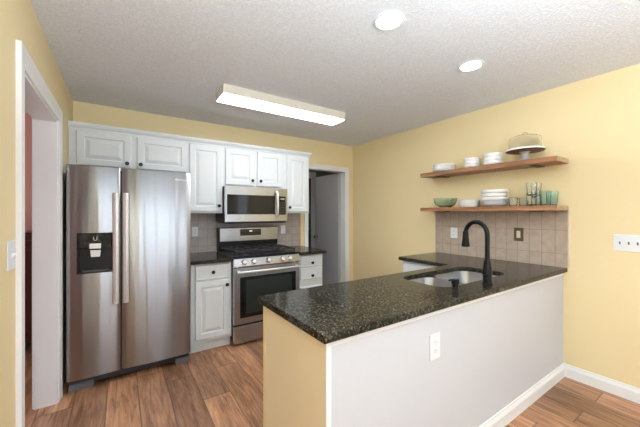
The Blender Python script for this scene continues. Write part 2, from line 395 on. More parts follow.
# windows
def window(name, along, c, lo, hi, z0, z1, inward, nc, nr):
    bm = bmesh.new(); t = 0.045; fr = []
    def q(a0, a1, za, zb, d0, d1, b=None):
        b = bm if b is None else b
        if along == 'x': bx(b, a0, a1, c+d0, c+d1, za, zb)
        else: bx(b, c+d0, c+d1, a0, a1, za, zb)
    q(lo, hi, z0, z0+t, -0.03, 0.03); q(lo, hi, z1-t, z1, -0.03, 0.03); q(lo, lo+t, z0+t, z1-t, -0.03, 0.03); q(hi-t, hi, z0+t, z1-t, -0.03, 0.03)
    zm = (z0+z1)/2; q(lo+t, hi-t, zm-0.025, zm+0.025, -0.028, 0.028)
    for i in range(1, nc):
        a = lo+(hi-lo)*i/nc; wd = 0.035 if (nc > 3 and i == nc//2) else 0.009; q(a-wd, a+wd, z0+t, zm-0.025, -0.01, 0.01); q(a-wd, a+wd, zm+0.025, z1-t, -0.01, 0.01)
    for h0, h1 in ((z0+t, zm-0.025), (zm+0.025, z1-t)):
        z = (h0+h1)/2; q(lo+t, hi-t, z-0.009, z+0.009, -0.009, 0.009)
    o = struct(name, bm, M['trim'])
    b2 = bmesh.new(); q(lo+t, hi-t, z0+t, z1-t, -0.002, 0.002, b2); obj('pane', b2, M['pane'], o)
    return o
for i, (x0, x1, z0, z1) in enumerate(WINS):
    window('window_%d' % (i+1), 'x', YR-0.06, x0, x1, z0, z1, 1, 6 if i == 0 else 3, 2)
    bm = bmesh.new(); s = 0.07
    for q in ((x0-s, x1+s, z1, z1+s), (x0-s, x0, z0, z1), (x1, x1+s, z0, z1), (x0-s-0.02, x1+s+0.02, z0-0.03, z0)): bx(bm, q[0], q[1], YR, YR+(0.02 if q[3] > z0 else 0.05), q[2], q[3])
    struct('trim_%d' % (6+i), bm, M['trim'])
y0, y1, z0, z1 = WINL[0]; window('window_3', 'y', XL-0.06, y0, y1, z0, z1, 1, 6, 2)  # added unseen window, placed and sized for the light it lets in
bm = bmesh.new(); s = 0.07
for q in ((y0-s, y1+s, z1, z1+s), (y0-s, y0, z0, z1), (y1, y1+s, z0, z1), (y0-s-0.02, y1+s+0.02, z0-0.03, z0)): bx(bm, XL, XL+(0.02 if q[3] > z0 else 0.05), q[0], q[1], q[2], q[3])
struct('trim_8', bm, M['trim'])

y0, y1, z0, z1 = WINR[0]; window('window_4', 'y', XR+0.06, y0, y1, z0, z1, 1, 6, 2)
bm = bmesh.new()
for q in ((y0-s, y1+s, z1, z1+s), (y0-s, y0, z0, z1), (y1, y1+s, z0, z1), (y0-s-0.02, y1+s+0.02, z0-0.03, z0)): bx(bm, XR-(0.02 if q[3] > z0 else 0.05), XR, q[0], q[1], q[2], q[3])
struct('trim_13', bm, M['trim'])
y0, y1, z0, z1 = WINS2[0]; window('window_5', 'y', -3.55, y0, y1, z0, z1, 1, 4, 2)  # added window, put in to light the side room

# tile backsplashes
struct('trim_9', BX(0.56, 2.125, YB-0.009, YB, CT, 1.37), M['tile_back'])
struct('trim_10', BX(XR-0.011, XR, 0.897, 2.145, CT, 1.383), M['tile_right'])
struct('trim_11', BX(XR-0.012, XR, 0.885, 0.8965, CT+0.001, 1.383), mat('tile_edge_cream', srgb(222, 208, 186), 0.4))

# ------------------------------------------------------------------ cabinets
def panel_door(bm, x0, x1, z0, z1, yf, th=0.02, st=0.055, raised=True, small=False):
    """raised panel door facing -Y, front plane at yf"""
    def ring(i, d): return [(x0+i, yf+d, z0+i), (x1-i, yf+d, z0+i), (x1-i, yf+d, z1-i), (x0+i, yf+d, z1-i)]
    L = [ring(0, th), ring(0, 0.005), ring(0.005, 0)]
    if raised: L += [ring(st, 0), ring(st+0.005, 0.009), ring(st+0.014, 0.009), ring(st+0.038, 0.001), ring(st+0.042, 0.0)]
    else: L += [ring(0.014, 0.0), ring(0.018, 0.002)]
    loft(bm, L); return fix(bm)
def knob(parent, x, z, y):
    k = bmesh.new(); lathe(k, [(0.009, 0), (0.006, -0.004), (0.006, -0.014), (0.016, -0.019), (0.018, -0.026), (0.013, -0.032)], (x, y, z), 'y', 18)
    return obj('knob', k, M['knob_black'], parent, smooth=True)
def door(parent, x0, x1, z0, z1, yf, kx=None, kz=None, name='door', raised=True):
    d = obj(name, panel_door(bmesh.new(), x0, x1, z0, z1, yf, raised=raised), M['cab'], parent, bevel=0)
    if kx is not None: knob(d, kx, kz, yf)
    return d
UY = 3.365   # front of the upper cabinet boxes
def upper(name, label, x0, x1, z0, doors, yfront=UY):
    t = thing(name, label, 'cabinet', (0, 0, 0), 0, 'white wall cabinets above the worktop')
    obj('body', BX(x0, x1, yfront, YB-0.001, z0, 2.12), M['cab'], t, bevel=0.0015)
    for a in doors: door(t, *a)
    return t
yd = UY-0.0205
upper('wall_cabinet', 'low white wall cabinet with two wide doors above the steel refrigerator', -0.378, 0.584, 1.765,
      [(-0.325, 0.083, 1.792, 2.1, yd, 0.05, 1.833), (0.13, 0.578, 1.792, 2.1, yd, 0.16, 1.833)])
upper('wall_cabinet', 'tall white single-door wall cabinet between refrigerator and microwave', 0.5845, 0.9645, 1.365,
      [(0.6, 0.938, 1.385, 2.098, yd, 0.9, 1.447)])
upper('wall_cabinet', 'short white two-door wall cabinet directly above the microwave', 0.965, 1.712, 1.668,
      [(0.975, 1.313, 1.69, 2.098, yd, 1.284, 1.748), (1.352, 1.672, 1.69, 2.098, yd, 1.386, 1.748)])
upper('wall_cabinet', 'tall narrow white wall cabinet beside the hall doorway, knob low on its door', 1.7125, 2.082, 1.365,
      [(1.748, 2.052, 1.385, 2.098, yd, 1.778, 1.44)])
# crown moulding over the cabinets (with return at the right end)
cp = [(0, 0), (0.004, 0.006), (0.006, 0.02), (0.02, 0.034), (0.03, 0.052), (0.03, 0.066), (-0.01, 0.066), (-0.01, 0)]
bm = bmesh.new()
A = [(-0.379, UY-0.001-o, 2.1005+z) for o, z in cp]; B = [(2.083+o, UY-0.001-o, 2.1005+z) for o, z in cp]; D = [(2.083+o, YB-0.001, 2.1005+z) for o, z in cp]
loft(bm, [A, B, D]); struct('trim_12', bm, M['cab'])

BY = 3.045   # front of base cabinet boxes
bd = BY-0.0205
def base_box(t, x0, x1, right_side=False):
    bm = bmesh.new(); bx(bm, x0, x1, BY, YB-0.001, 0.10, CT-0.036); obj('body', bm, M['cab'], t, bevel=0.0015)
    obj('toe_kick', BX(x0, x1, BY+0.05, YB-0.01, 0.001, 0.0995), M['cab'], t)
t = thing('base_cabinet', 'white base cabinet with one drawer over a door, between refrigerator and range', 'cabinet', group='white base cabinets beside the range')
base_box(t, 0.555, 0.946)
door(t, 0.592, 0.918, 0.712, 0.857, bd, 0.756, 0.785, 'drawer', False); door(t, 0.592, 0.918, 0.135, 0.695, bd, 0.892, 0.645)
t = thing('base_cabinet', 'white three-drawer base cabinet at the end of the run beside the hall doorway', 'cabinet', group='white base cabinets beside the range')
base_box(t, 1.722, 2.082)
for z0, z1, kz in ((0.72, 0.862, 0.772), (0.572, 0.708, 0.618)): door(t, 1.758, 2.062, z0, z1, bd, 1.915, kz, 'drawer', False)
door(t, 1.758, 2.062, 0.135, 0.488, bd, 1.915, 0.32, 'drawer', False)

# back worktops
def slab(name, x0, x1, y0, y1, label):
    o = obj(name, BX(x0, x1, y0, y1, CT-0.035, CT), M['granite'], None, bevel=0.004); return tag(o, label, 'countertop', 'dark granite worktops')
slab('countertop', 0.548, 0.946, 2.99, YB-0.010, 'short dark granite worktop between the refrigerator and the range')
slab('countertop', 1.7285, 2.105, 2.985, YB-0.010, 'short dark granite worktop between the range and the hall doorway')

# ------------------------------------------------------------------ refrigerator
F0, F1, FS = -0.342, 0.530, 0.003
t = thing('refrigerator', 'stainless steel side-by-side refrigerator with ice dispenser standing by the doorway', 'refrigerator', (0,0,0))
obj('body', BX(F0+0.006, F1-0.006, 2.965, YB-0.03, 0.03, 1.715), M['dark_side'], t, bevel=0.004)
def bowed(x0, x1, xa, xb, z0, z1, yf, yb, bow, hole=None):
    """door whose front bulges slightly; xa..xb is the span of the bulge; hole=(x0,x1,z0,z1) leaves an opening in the front"""
    def yy(x):
        u = (x-x0)/(x1-x0)*2-1; e = max(0, abs(u)-0.9)/0.1
        return yf - bow*(1-u*u) + 0.012*e*e
    K = 24; xs = [x0+(x1-x0)*i/K for i in range(K+1)]
    zs = [z0, z0+0.006, z1-0.006, z1]
    if hole:
        xs = sorted(set([x for x in xs if abs(x-hole[0]) > 0.006 and abs(x-hole[1]) > 0.006] + [hole[0], hole[1]]))
        zs = sorted(zs + [hole[2], hole[3]])
    bm = bmesh.new(); V = {}
    for i, x in enumerate(xs):
        for j, z in enumerate(zs):
            d = 0.004 if j in (0, len(zs)-1) else 0
            V[i, j] = bm.verts.new((x, yy(x)+d, z))
    for i in range(len(xs)-1):
        for j in range(len(zs)-1):
            if hole and xs[i] >= hole[0]-1e-6 and xs[i+1] <= hole[1]+1e-6 and zs[j] >= hole[2]-1e-6 and zs[j+1] <= hole[3]+1e-6: continue
            bm.faces.new((V[i,j], V[i+1,j], V[i+1,j+1], V[i,j+1]))
    n_ = len(xs)-1; m_ = len(zs)-1
    Bv = {}
    for i in (0, n_):
        for j in range(m_+1): Bv[i, j] = bm.verts.new((xs[i], yb, zs[j]))
    for i, s in ((0, 1), (n_, -1)):
        for j in range(m_): bm.faces.new((V[i,j], V[i,j+1], Bv[i,j+1], Bv[i,j]))
    bm.faces.new([V[i,0] for i in range(n_+1)] + [Bv[n_,0], Bv[0,0]]); bm.faces.new([V[i,m_] for i in range(n_+1)] + [Bv[n_,m_], Bv[0,m_]])
    bm.faces.new([Bv[0,j] for j in range(m_+1)] + [Bv[n_,j] for j in range(m_, -1, -1)])
    return fix(bm)
DH = (-0.278, -0.052, 0.898, 1.212)
FZ0, FZ1, FY = 0.092, 1.732, 2.905
dl = obj('freezer_door', bowed(F0, FS-0.004, 0, 0, FZ0, FZ1, FY, 2.955, 0.010, DH), M['steel_v'], t, smooth=40)
dr = obj('fridge_door', bowed(FS+0.004, F1, 0, 0, FZ0, FZ1, FY, 2.955, 0.013), M['steel_v'], t, smooth=40)
# logo, small raised letters high on the wide door
cu = bpy.data.curves.new('logo', 'FONT'); cu.body = 'Whirlpool'; cu.size = 0.026; cu.extrude = 0.0008; cu.align_x = 'CENTER'
tmp = bpy.data.objects.new('tmp', cu); C.objects.link(tmp); dg = bpy.context.evaluated_depsgraph_get()
me = bpy.data.meshes.new_from_object(tmp.evaluated_get(dg)); bpy.data.objects.remove(tmp)
lg = bpy.data.objects.new('logo', me); C.objects.link(lg); me.materials.append(M['lettering']); lg.parent = dr; lg.rotation_euler = (PI/2, 0, 0.055); lg.location = (0.452, 2.8972, 1.655)
# handles
def fhandle(x0, x1):
    bm = bmesh.new(); z0, z1 = 0.645, 1.528
    prof = [(x0, 2.862), (x0+0.004, 2.853), ((x0+x1)/2, 2.848), (x1-0.004, 2.853), (x1, 2.862), (x1-0.004, 2.872), (x0+0.004, 2.872)]
    prism(bm, prof, 'z', z0, z1)
    for z in (z0+0.03, z1-0.06): bx(bm, x0+0.01, x1-0.01, 2.86, 2.905, z, z+0.035)
    return fix(bm)
obj('handle', fhandle(-0.053, -0.012), M['handle'], dl, smooth=30); obj('handle', fhandle(0.014, 0.055), M['handle'], dr, smooth=30)
# dispenser in the freezer door
dp = obj('dispenser', bmesh.new(), M['black_plastic'], t)
bm = bmesh.new(); x0, x1, z0, z1 = DH; yf = FY-0.009
# bezel ring + cavity walls
for q in ((x0, x0+0.008, z0, z1), (x1-0.008, x1, z0, z1), (x0+0.008, x1-0.008, z0, z0+0.012), (x0+0.008, x1-0.008, z1-0.006, z1)): bx(bm, q[0], q[1], yf-0.002, yf+0.055, q[2], q[3])
bx(bm, x0+0.008, x1-0.008, yf+0.046, yf+0.055, z0+0.012, z1-0.006)
me = dp.data; bm.to_mesh(me); bm.free()
bm = BX(x0+0.009, x1-0.009, yf+0.006, yf+0.044, z1-0.118, z1-0.007); obj('control_panel', bm, M['glass_black'], dp, bevel=0.002)
bm = BX(x0+0.075, x0+0.15, yf+0.0, yf+0.012, z1-0.125, z1-0.083); obj('ice_chute', bm, M['handle'], dp, bevel=0.004)
bm = bmesh.new(); prism(bm, [(x0+0.085, z1-0.19), (x0+0.142, z1-0.19), (x0+0.148, z1-0.137), (x0+0.079, z1-0.137)], 'y', yf+0.02, yf+0.028); obj('lever', bm, M['handle'], dp, bevel=0.002)
bm = BX(x0+0.03, x1-0.03, yf+0.006, yf+0.044, z0+0.0125, z0+0.02); obj('drip_tray', bm, M['grey_plastic'], dp, bevel=0.002)
bm = bmesh.new()
tube(bm, [(x0+0.102, yf+0.004, z1-0.032), (x0+0.102, yf+0.004, z1-0.05), (x0+0.108, yf+0.004, z1-0.06), (x0+0.117, yf+0.004, z1-0.06), (x0+0.123, yf+0.004, z1-0.05), (x0+0.123, yf+0.004, z1-0.032)], 0.0018, 6)
obj('glass_icon', bm, M['lettering'], dp)
for ddx in (0.045, 0.065, 0.14, 0.17): obj('button', BX(x0+ddx, x0+ddx+0.009, yf+0.0045, yf+0.0058, z1-0.073, z1-0.069), M['grey_plastic'], dp)
# base grille and feet
bm = bmesh.new(); bx(bm, F0+0.02, F1-0.01, 2.945, 2.964, 0.034, 0.088)
for i in range(6): bx(bm, F0+0.1, F1-0.1, 2.9425, 2.9455, 0.038+i*0.007, 0.041+i*0.007)
obj('base_grille', bm, M['dark_side'], t)
for a, b in ((F0+0.012, F0+0.165), (F1-0.12, F1-0.006)): obj('foot', BX(a, b, 2.93, 2.99, 0.0005, 0.05), M['grey_plastic'], t, bevel=0.004)
for a in (F0+0.03, F1-0.08): obj('foot', BX(a, a+0.05, 3.5, 3.55, 0.0005, 0.031), M['grey_plastic'], t)
obj('hinge_cover', BX(F0+0.01, F0+0.11, 2.93, 3.05, 1.7155, 1.738), M['dark_side'], t, bevel=0.005); obj('hinge_cover', BX(F1-0.11, F1-0.01, 2.93, 3.05, 1.7155, 1.738), M['dark_side'], t, bevel=0.005)

# ------------------------------------------------------------------ range
R0, R1 = 0.952, 1.716; RF = 2.985
t = thing('gas_range', 'stainless steel gas range with five burner knobs standing under the microwave', 'stove')
obj('body', BX(R0, R1, RF+0.035, YB-0.012, 0.05, 0.895), M['dark_side'], t, bevel=0.002)
for a in (R0+0.03, R1-0.08): 
    for y in (RF+0.06, YB-0.12): obj('leg', BX(a, a+0.05, y, y+0.05, 0.0005, 0.0505), M['black'], t)
bm = BX(R0-0.001, R1+0.001, RF+0.01, YB-0.045, 0.8955, 0.922); obj('cooktop', bm, M['black_plastic'], t, bevel=0.005)
# slanted control panel
cpn = obj('control_panel', prism(bmesh.new(), [(RF-0.012, 0.806), (RF-0.02, 0.82), (RF+0.008, 0.895), (RF+0.03, 0.898), (RF+0.034, 0.806)], 'x', R0, R1), M['steel_h'], t, bevel=0.002)
for x in (1.055, 1.16, 1.325, 1.49, 1.585):
    k = bmesh.new(); lathe(k, [(0.030, 0), (0.030, 0.006), (0.024, 0.012), (0.022, 0.032), (0.018, 0.036)], (0,0,0), 'y', 20)
    bmesh.ops.rotate(k, verts=k.verts[:], cent=(0,0,0), matrix=Matrix.Rotation(PI, 3, 'X'))
    bx(k, -0.004, 0.004, -0.039, -0.03, -0.017, 0.017)
    ko = obj('knob', k, M['bright'], t, smooth=40); ko.location = (x, RF-0.007, 0.855); ko.rotation_euler = (math.radians(-20), 0, 0)
# oven door
od = obj('oven_door', bmesh.new(), M['steel_h'], t)
bm = bmesh.new(); wx0, wx1, wz0, wz1 = R0+0.063, R1-0.05, 0.285, 0.705
dz0, dz1 = 0.225, 0.802
for q in ((R0+0.001, wx0, dz0, dz1), (wx1, R1-0.001, dz0, dz1), (wx0, wx1, dz0, wz0), (wx0, wx1, wz1, dz1)): bx(bm, q[0], q[1], RF-0.008, RF+0.034, q[2], q[3])
bmesh.ops.remove_doubles(bm, verts=bm.verts[:], dist=1e-5); fix(bm); bm.to_mesh(od.data); bm.free()
obj('window', BX(wx0, wx1, RF-0.005, RF+0.001, wz0, wz1), M['glass_black'], od)
obj('inner_glass', BX(wx0+0.06, wx1-0.05, RF-0.0062, RF-0.0052, wz0+0.04, wz1-0.03), M['oven_glass'], od)
bm = bmesh.new(); hz = 0.765; tube(bm, [(R0+0.02, RF-0.058, hz), (R0+0.2, RF-0.066, hz), ((R0+R1)/2, RF-0.069, hz), (R1-0.2, RF-0.066, hz), (R1-0.02, RF-0.058, hz)], 0.012, 12)
for x in (R0+0.035, R1-0.055): bx(bm, x, x+0.02, RF-0.058, RF-0.006, hz-0.008, hz+0.01)
obj('handle', bm, M['handle'], od, smooth=40)
obj('drawer', BX(R0+0.001, R1-0.001, RF-0.004, RF+0.034, 0.03, 0.204), M['steel_h'], t, bevel=0.004)
# backguard
bgd = obj('backguard', BX(R0+0.006, R1+0.012, YB-0.085, YB-0.012, 0.905, 1.192), M['black_plastic'], t, bevel=0.004)
obj('steel_panel', BX(R0+0.022, R1+0.008, YB-0.093, YB-0.0855, 1.025, 1.186), M['steel_h'], bgd, bevel=0.003)
obj('display', BX(1.218, 1.49, YB-0.0955, YB-0.0935, 1.09, 1.168), M['glass_black'], bgd)
bm = bmesh.new(); bx(bm, 1.335, 1.372, YB-0.0965, YB-0.0958, 1.138, 1.15)
obj('clock', bm, M['led'], bgd)
for i in range(6):
    for j in range(2):
        if 2 <= i <= 3 and j: continue
        obj('button', BX(1.238+i*0.04, 1.252+i*0.04, YB-0.0965, YB-0.0958, 1.105+j*0.035, 1.110+j*0.035), M['grey_plastic'], bgd)
# burners and grates
for x, y, r in ((1.1, 3.14, 0.045), (1.1, 3.44, 0.04), (1.335, 3.29, 0.055), (1.57, 3.14, 0.045), (1.57, 3.44, 0.035)):
    b = bmesh.new(); lathe(b, [(r+0.012, 0.9225), (r+0.01, 0.928), (r, 0.93), (r, 0.936), (r-0.004, 0.94)], (x, y, 0), 'z', 20); obj('burner', b, M['iron'], t, smooth=True)
for gx0, gx1 in ((R0+0.03, R0+0.262), (R0+0.268, R1-0.268), (R1-0.262, R1-0.03)):
    b = bmesh.new(); r = 0.0065; z = 0.962; y0, y1 = 3.035, 3.56; cx = (gx0+gx1)/2
    def bar(x0, x1, ya, yb): bx(b, x0-r, x1+r, ya-r, yb+r, z-0.008, z+0.006)
    bar(gx0+r, gx0+r, y0, y1); bar(gx1-r, gx1-r, y0, y1); bar(gx0, gx1, y0, y0); bar(gx0, gx1, y1, y1); bar(gx0, gx1, (y0+y1)/2, (y0+y1)/2)
    for yc in (3.14, 3.44):
        bar(gx0, cx-0.03, yc, yc); bar(cx+0.03, gx1, yc, yc)
    bar(cx, cx, y0, 3.11); bar(cx, cx, 3.17, 3.41); bar(cx, cx, 3.47, y1)
    for x in (gx0+r, gx1-r):
        for y in (y0, y1): bx(b, x-r, x+r, y-r, y+r, 0.9225, z)
    obj('grate', b, M['iron'], t, bevel=0.0015)

# ------------------------------------------------------------------ microwave
t = thing('microwave', 'stainless steel over-the-range microwave mounted under the short white cabinet', 'microwave')
m0, m1, MF, mz0, mz1 = 0.945, 1.706, 3.262, 1.272, 1.664
obj('body', BX(m0, m1, MF+0.035, YB-0.011, mz0-0.01, mz1+0.001), M['dark_side'], t, bevel=0.002)
obj('vent_grille', BX(m0+0.01, m1-0.01, MF+0.03, YB-0.06, mz0-0.022, mz0-0.0105), M['black_plastic'], t)
dd = obj('door', bmesh.new(), M['steel_h'], t)
bm = bmesh.new(); wx0, wx1, wz0, wz1 = m0+0.02, 1.536, 1.352, 1.574
for q in ((m0, wx0, mz0, mz1), (wx1, 1.585, mz0, mz1), (wx0, wx1, mz0, wz0), (wx0, wx1, wz1, mz1)): bx(bm, q[0], q[1], MF, MF+0.034, q[2], q[3])
bmesh.ops.remove_doubles(bm, verts=bm.verts[:], dist=1e-5); fix(bm); bm.to_mesh(dd.data); bm.free()
obj('window', BX(wx0, wx1, MF+0.001, MF+0.008, wz0, wz1), M['glass_black'], dd)
bm = bmesh.new(); tube(bm, [(1.556, MF-0.012, 1.322), (1.556, MF-0.04, 1.36), (1.556, MF-0.048, 1.47), (1.556, MF-0.04, 1.59), (1.556, MF-0.012, 1.628)], 0.0135, 12)
for z in (1.312, 1.612): bx(bm, 1.546, 1.566, MF-0.02, MF+0.001, z, z+0.022)
obj('handle', bm, M['handle'], dd, smooth=40)
cp_ = obj('control_panel', BX(1.5865, m1, MF+0.001, MF+0.034, mz0, mz1), M['steel_h'], t, bevel=0.002)
obj('keypad', BX(1.592, m1-0.022, MF-0.001, MF+0.0008, wz0-0.004, wz1-0.004), M['glass_black'], cp_)
obj('display', BX(1.612, 1.668, MF-0.0022, MF-0.0012, 1.53, 1.548), mat('display_grey', srgb(150, 150, 145), 0.3), cp_)
for i in range(3):
    for j in range(5): obj('button', BX(1.606+i*0.024, 1.618+i*0.024, MF-0.0022, MF-0.0012, 1.37+j*0.03, 1.377+j*0.03), M['grey_plastic'], cp_)

# ------------------------------------------------------------------ peninsula
PB = 1.525
t = thing('kitchen_peninsula', 'long white-fronted peninsula with a yellow-painted end, standing out from the wall', 'kitchen island', (0,0,0))
M['tan'] = wall_paint('yellow_paint_end', srgb(236, 220, 192))  # same yellow as the walls; its shaded tone is put into this colour
obj('end_panel', BX(PX, PX+0.018, PY+0.0005, PB-0.001, 0.001, CT-0.036), M['tan'], t, bevel=0.001)
obj('corner_strip', BX(PX-0.003, PX-0.0003, PB-0.03, PB, 0.001, CT-0.036), M['yellow'], t)
obj('face_panel', BX(PX+0.0185, XR-0.001, PY, PY+0.018, 0.001, CT-0.036), M['white_wall'], t)
obj('corner_trim', BX(PX-0.002, PX+0.022, PY-0.006, PY-0.0003, 0.001, CT-0.036), M['trim'], t, bevel=0.001)
obj('top_trim', BX(PX+0.0225, XR-0.001, PY-0.006, PY-0.0003, CT-0.062, CT-0.036), M['trim'], t, bevel=0.001)
bm = bmesh.new(); bx(bm, PX+0.0185, 2.44, PB-0.02, PB-0.0005, 0.10, CT-0.036); obj('cabinet_face', bm, M['cab'], t)
obj('toe_kick', BX(PX+0.0185, 2.44, PB-0.08, PB-0.06, 0.001, 0.0995), M['cab'], t)
# doors of the peninsula on the kitchen side (facing +Y)
for a, b in ((0.70, 1.10), (1.12, 1.52), (1.56, 1.96), (1.98, 2.38)):
    bm = panel_door(bmesh.new(), a, b, 0.135, 0.85, 0.0)
    for v_ in bm.verts: v_.co.y = PB+0.02-v_.co.y
    o = obj('door', fix(bm), M['cab'], t)
    k = bmesh.new(); lathe(k, [(0.008, 0), (0.0055, 0.004), (0.005, 0.014), (0.0135, 0.019), (0.015, 0.026), (0.011, 0.031)], (b-0.03, PB+0.02, 0.80), 'y', 14); obj('knob', k, M['knob_black'], o, smooth=True)
# cabinet under the return along the right wall
t = thing('base_cabinet', 'white base cabinet in the corner under the far arm of the granite worktop', 'cabinet', group='white base cabinets beside the range')
obj('body', BX(2.4615, XR-0.001, PY+0.0185, 2.10, 0.10, CT-0.22), M['cab'], t)
bm = bmesh.new(); bx(bm, 2.4615, XR-0.001, 1.526, 2.10, CT-0.2195, CT-0.036); obj('upper_box', bm, M['cab'], t)
obj('toe_kick', BX(2.50, XR-0.001, 1.6, 2.09, 0.001, 0.0995), M['cab'], t)
bm = panel_door(bmesh.new(), 1.57, 2.08, 0.135, 0.70, 0.0)
for v_ in bm.verts: v_.co.x, v_.co.y = 2.4405+v_.co.y, v_.co.x
o = obj('door', fix(bm), M['cab'], t)
bm = panel_door(bmesh.new(), 1.57, 2.08, 0.715, 0.855, 0.0, raised=False)
for v_ in bm.verts: v_.co.x, v_.co.y = 2.4405+v_.co.y, v_.co.x
o = obj('drawer', fix(bm), M['cab'], t)

# L-shaped granite worktop with sink cut-out
SX0, SX1, SY0, SY1 = 1.625, 2.44, 1.065, 1.435
def ell_top():
    bm = bmesh.new(); x1 = XR-0.012
    outer = [(0.627, 0.903), (x1, 0.897), (x1, 2.125), (2.42, 2.125), (2.42, 1.565), (2.395, 1.542), (0.623, 1.542)]
    inner = rrect(SX0, SX1, SY0, SY1, 0.10, 8)
    es = []
    for L in (outer, inner):
        vs = [bm.verts.new((x, y, CT)) for x, y in L]
        es += [bm.edges.new((vs[i], vs[(i+1) % len(vs)])) for i in range(len(vs))]
    bmesh.ops.triangle_fill(bm, use_beauty=True, use_dissolve=False, edges=es)
    for f in bm.faces:
        if f.normal.z < 0: f.normal_flip()
    fs = [f for f in bm.faces if not (SX0+0.05 < f.calc_center_median().x < SX1-0.05 and SY0+0.02 < f.calc_center_median().y < SY1-0.02)]
    bad = [f for f in bm.faces if f not in fs]
    bmesh.ops.delete(bm, geom=bad, context='FACES_ONLY')
    r = bmesh.ops.extrude_face_region(bm, geom=bm.faces[:])
    for v_ in [g for g in r['geom'] if isinstance(g, bmesh.types.BMVert)]: v_.co.z = CT-0.035
    return fix(bm)
o = obj('countertop', ell_top(), M['granite'], None, bevel=0.004)
tag(o, 'large L-shaped dark granite worktop with the sink cut into it', 'countertop', 'dark granite worktops')

# sink
t = thing('double_sink', 'stainless steel double-bowl sink set under the dark granite worktop', 'sink')
XM = 1.985
for a, b in ((SX0-0.008, XM-0.012), (XM+0.012, SX1+0.008)):
    bm = bmesh.new(); y0, y1 = SY0-0.008, SY1+0.008
    def lp(i, z, r): return [(x, y, z) for x, y in rrect(a+i, b-i, y0+i, y1-i, r, 6)]
    loft(bm, [lp(-0.012, CT-0.0365, 0.1), lp(0, CT-0.0365, 0.09), lp(0.002, CT-0.042, 0.088), lp(0.008, CT-0.18, 0.08), lp(0.018, CT-0.20, 0.07), lp(0.05, CT-0.208, 0.05)], False, True)
    bw = obj('bowl', bm, M['sink'], t, smooth=40)
    k = bmesh.new(); lathe(k, [(0.045, 0.001), (0.045, 0.004), (0.03, 0.004), (0.028, 0.001)], ((a+b)/2, (y0+y1)/2, CT-0.208), 'z', 24); obj('drain', k, M['bright'], bw, smooth=True)
# faucet
fx_, fy_ = 1.962, 0.985
t = thing('kitchen_faucet', 'matte black gooseneck faucet with pull-down spray head behind the sink', 'faucet', (fx_, fy_, CT))
bm = bmesh.new(); lathe(bm, [(0.031, 0.0003), (0.031, 0.008), (0.027, 0.012), (0.0265, 0.10), (0.023, 0.115), (0.018, 0.14), (0.017, 0.15)], n=24); obj('base', bm, M['black'], t, smooth=40)
dxu, dyu = 0.20, 0.98; ll = math.hypot(dxu, dyu); dxu /= ll; dyu /= ll; RR = 0.084
pts = [(0, 0, 0.14), (0, 0, 0.22), (0, 0, 0.30)]
for i in range(1, 19):
    a = PI*i/18*0.98; s = RR-RR*math.cos(a); z = 0.312+RR*math.sin(a); pts.append((dxu*s, dyu*s, z))
ex_ = pts[-1]
obj('spout', tube(bmesh.new(), pts, 0.0145, 18), M['black'], t, smooth=60)
bm = bmesh.new(); lathe(bm, [(0.0175, 0.012), (0.019, 0.0), (0.02, -0.03), (0.0265, -0.08), (0.0265, -0.094), (0.018, -0.097)], (ex_[0], ex_[1], ex_[2]), n=20); obj('spray_head', bm, M['black'], t, smooth=40)
bm = bmesh.new(); tube(bm, [(-0.02, 0.0, 0.075), (-0.045, 0.0, 0.077)], 0.015, 14); tube(bm, [(-0.04, 0, 0.077), (-0.046, -0.005, 0.11), (-0.052, -0.01, 0.155)], [0.008, 0.006, 0.0045], 10); obj('lever', bm, M['black'], t, smooth=50)
# soap dispenser
t = thing('soap_dispenser', 'short black soap dispenser beside the sink on the granite worktop', 'soap dispenser', (1.675, 1.03, CT))
bm = bmesh.new(); lathe(bm, [(0.022, 0.0003), (0.022, 0.006), (0.018, 0.009), (0.018, 0.0299)], n=18); obj('base', bm, M['black'], t, smooth=40)
bm = bmesh.new(); lathe(bm, [(0.020, 0.03), (0.022, 0.032), (0.022, 0.054), (0.019, 0.057)], n=18); tube(bm, [(0, 0.01, 0.045), (0, 0.03, 0.046), (0, 0.042, 0.040)], [0.007, 0.006, 0.005], 8); obj('pump_head', bm, M['black'], t, smooth=40)

# ------------------------------------------------------------------ shelves
def shelf(z0, z1, label):
    t = thing('floating_shelf', label, 'shelf', (0,0,0), 0, 'wooden wall shelves')
    bm = BX(2.855, XR-0.001, 0.897, 2.185, z0, z1); obj('board', bm, [M['shelf']], t, bevel=0.003)
    obj('end_grain', BX(2.858, XR-0.004, 0.8945, 0.8969, z0+0.003, z1-0.003), M['shelf_end'], t)
    for y in (1.09, 2.0):
        bm = bmesh.new(); bx(bm, 2.93, XR-0.001, y-0.03, y+0.03, z0-0.006, z0-0.0003); bx(bm, XR-0.007, XR-0.001, y-0.03, y+0.03, z0+0.0, z0-0.006)
        obj('bracket', fix(bm), M['black'], t)
    return t
S1, S2 = 1.82, 1.428
shelf(1.777, S1, 'upper brown wooden wall shelf carrying the covered cake stand')
shelf(1.386, S2, 'lower brown wooden wall shelf just above the tiles, carrying the glasses')

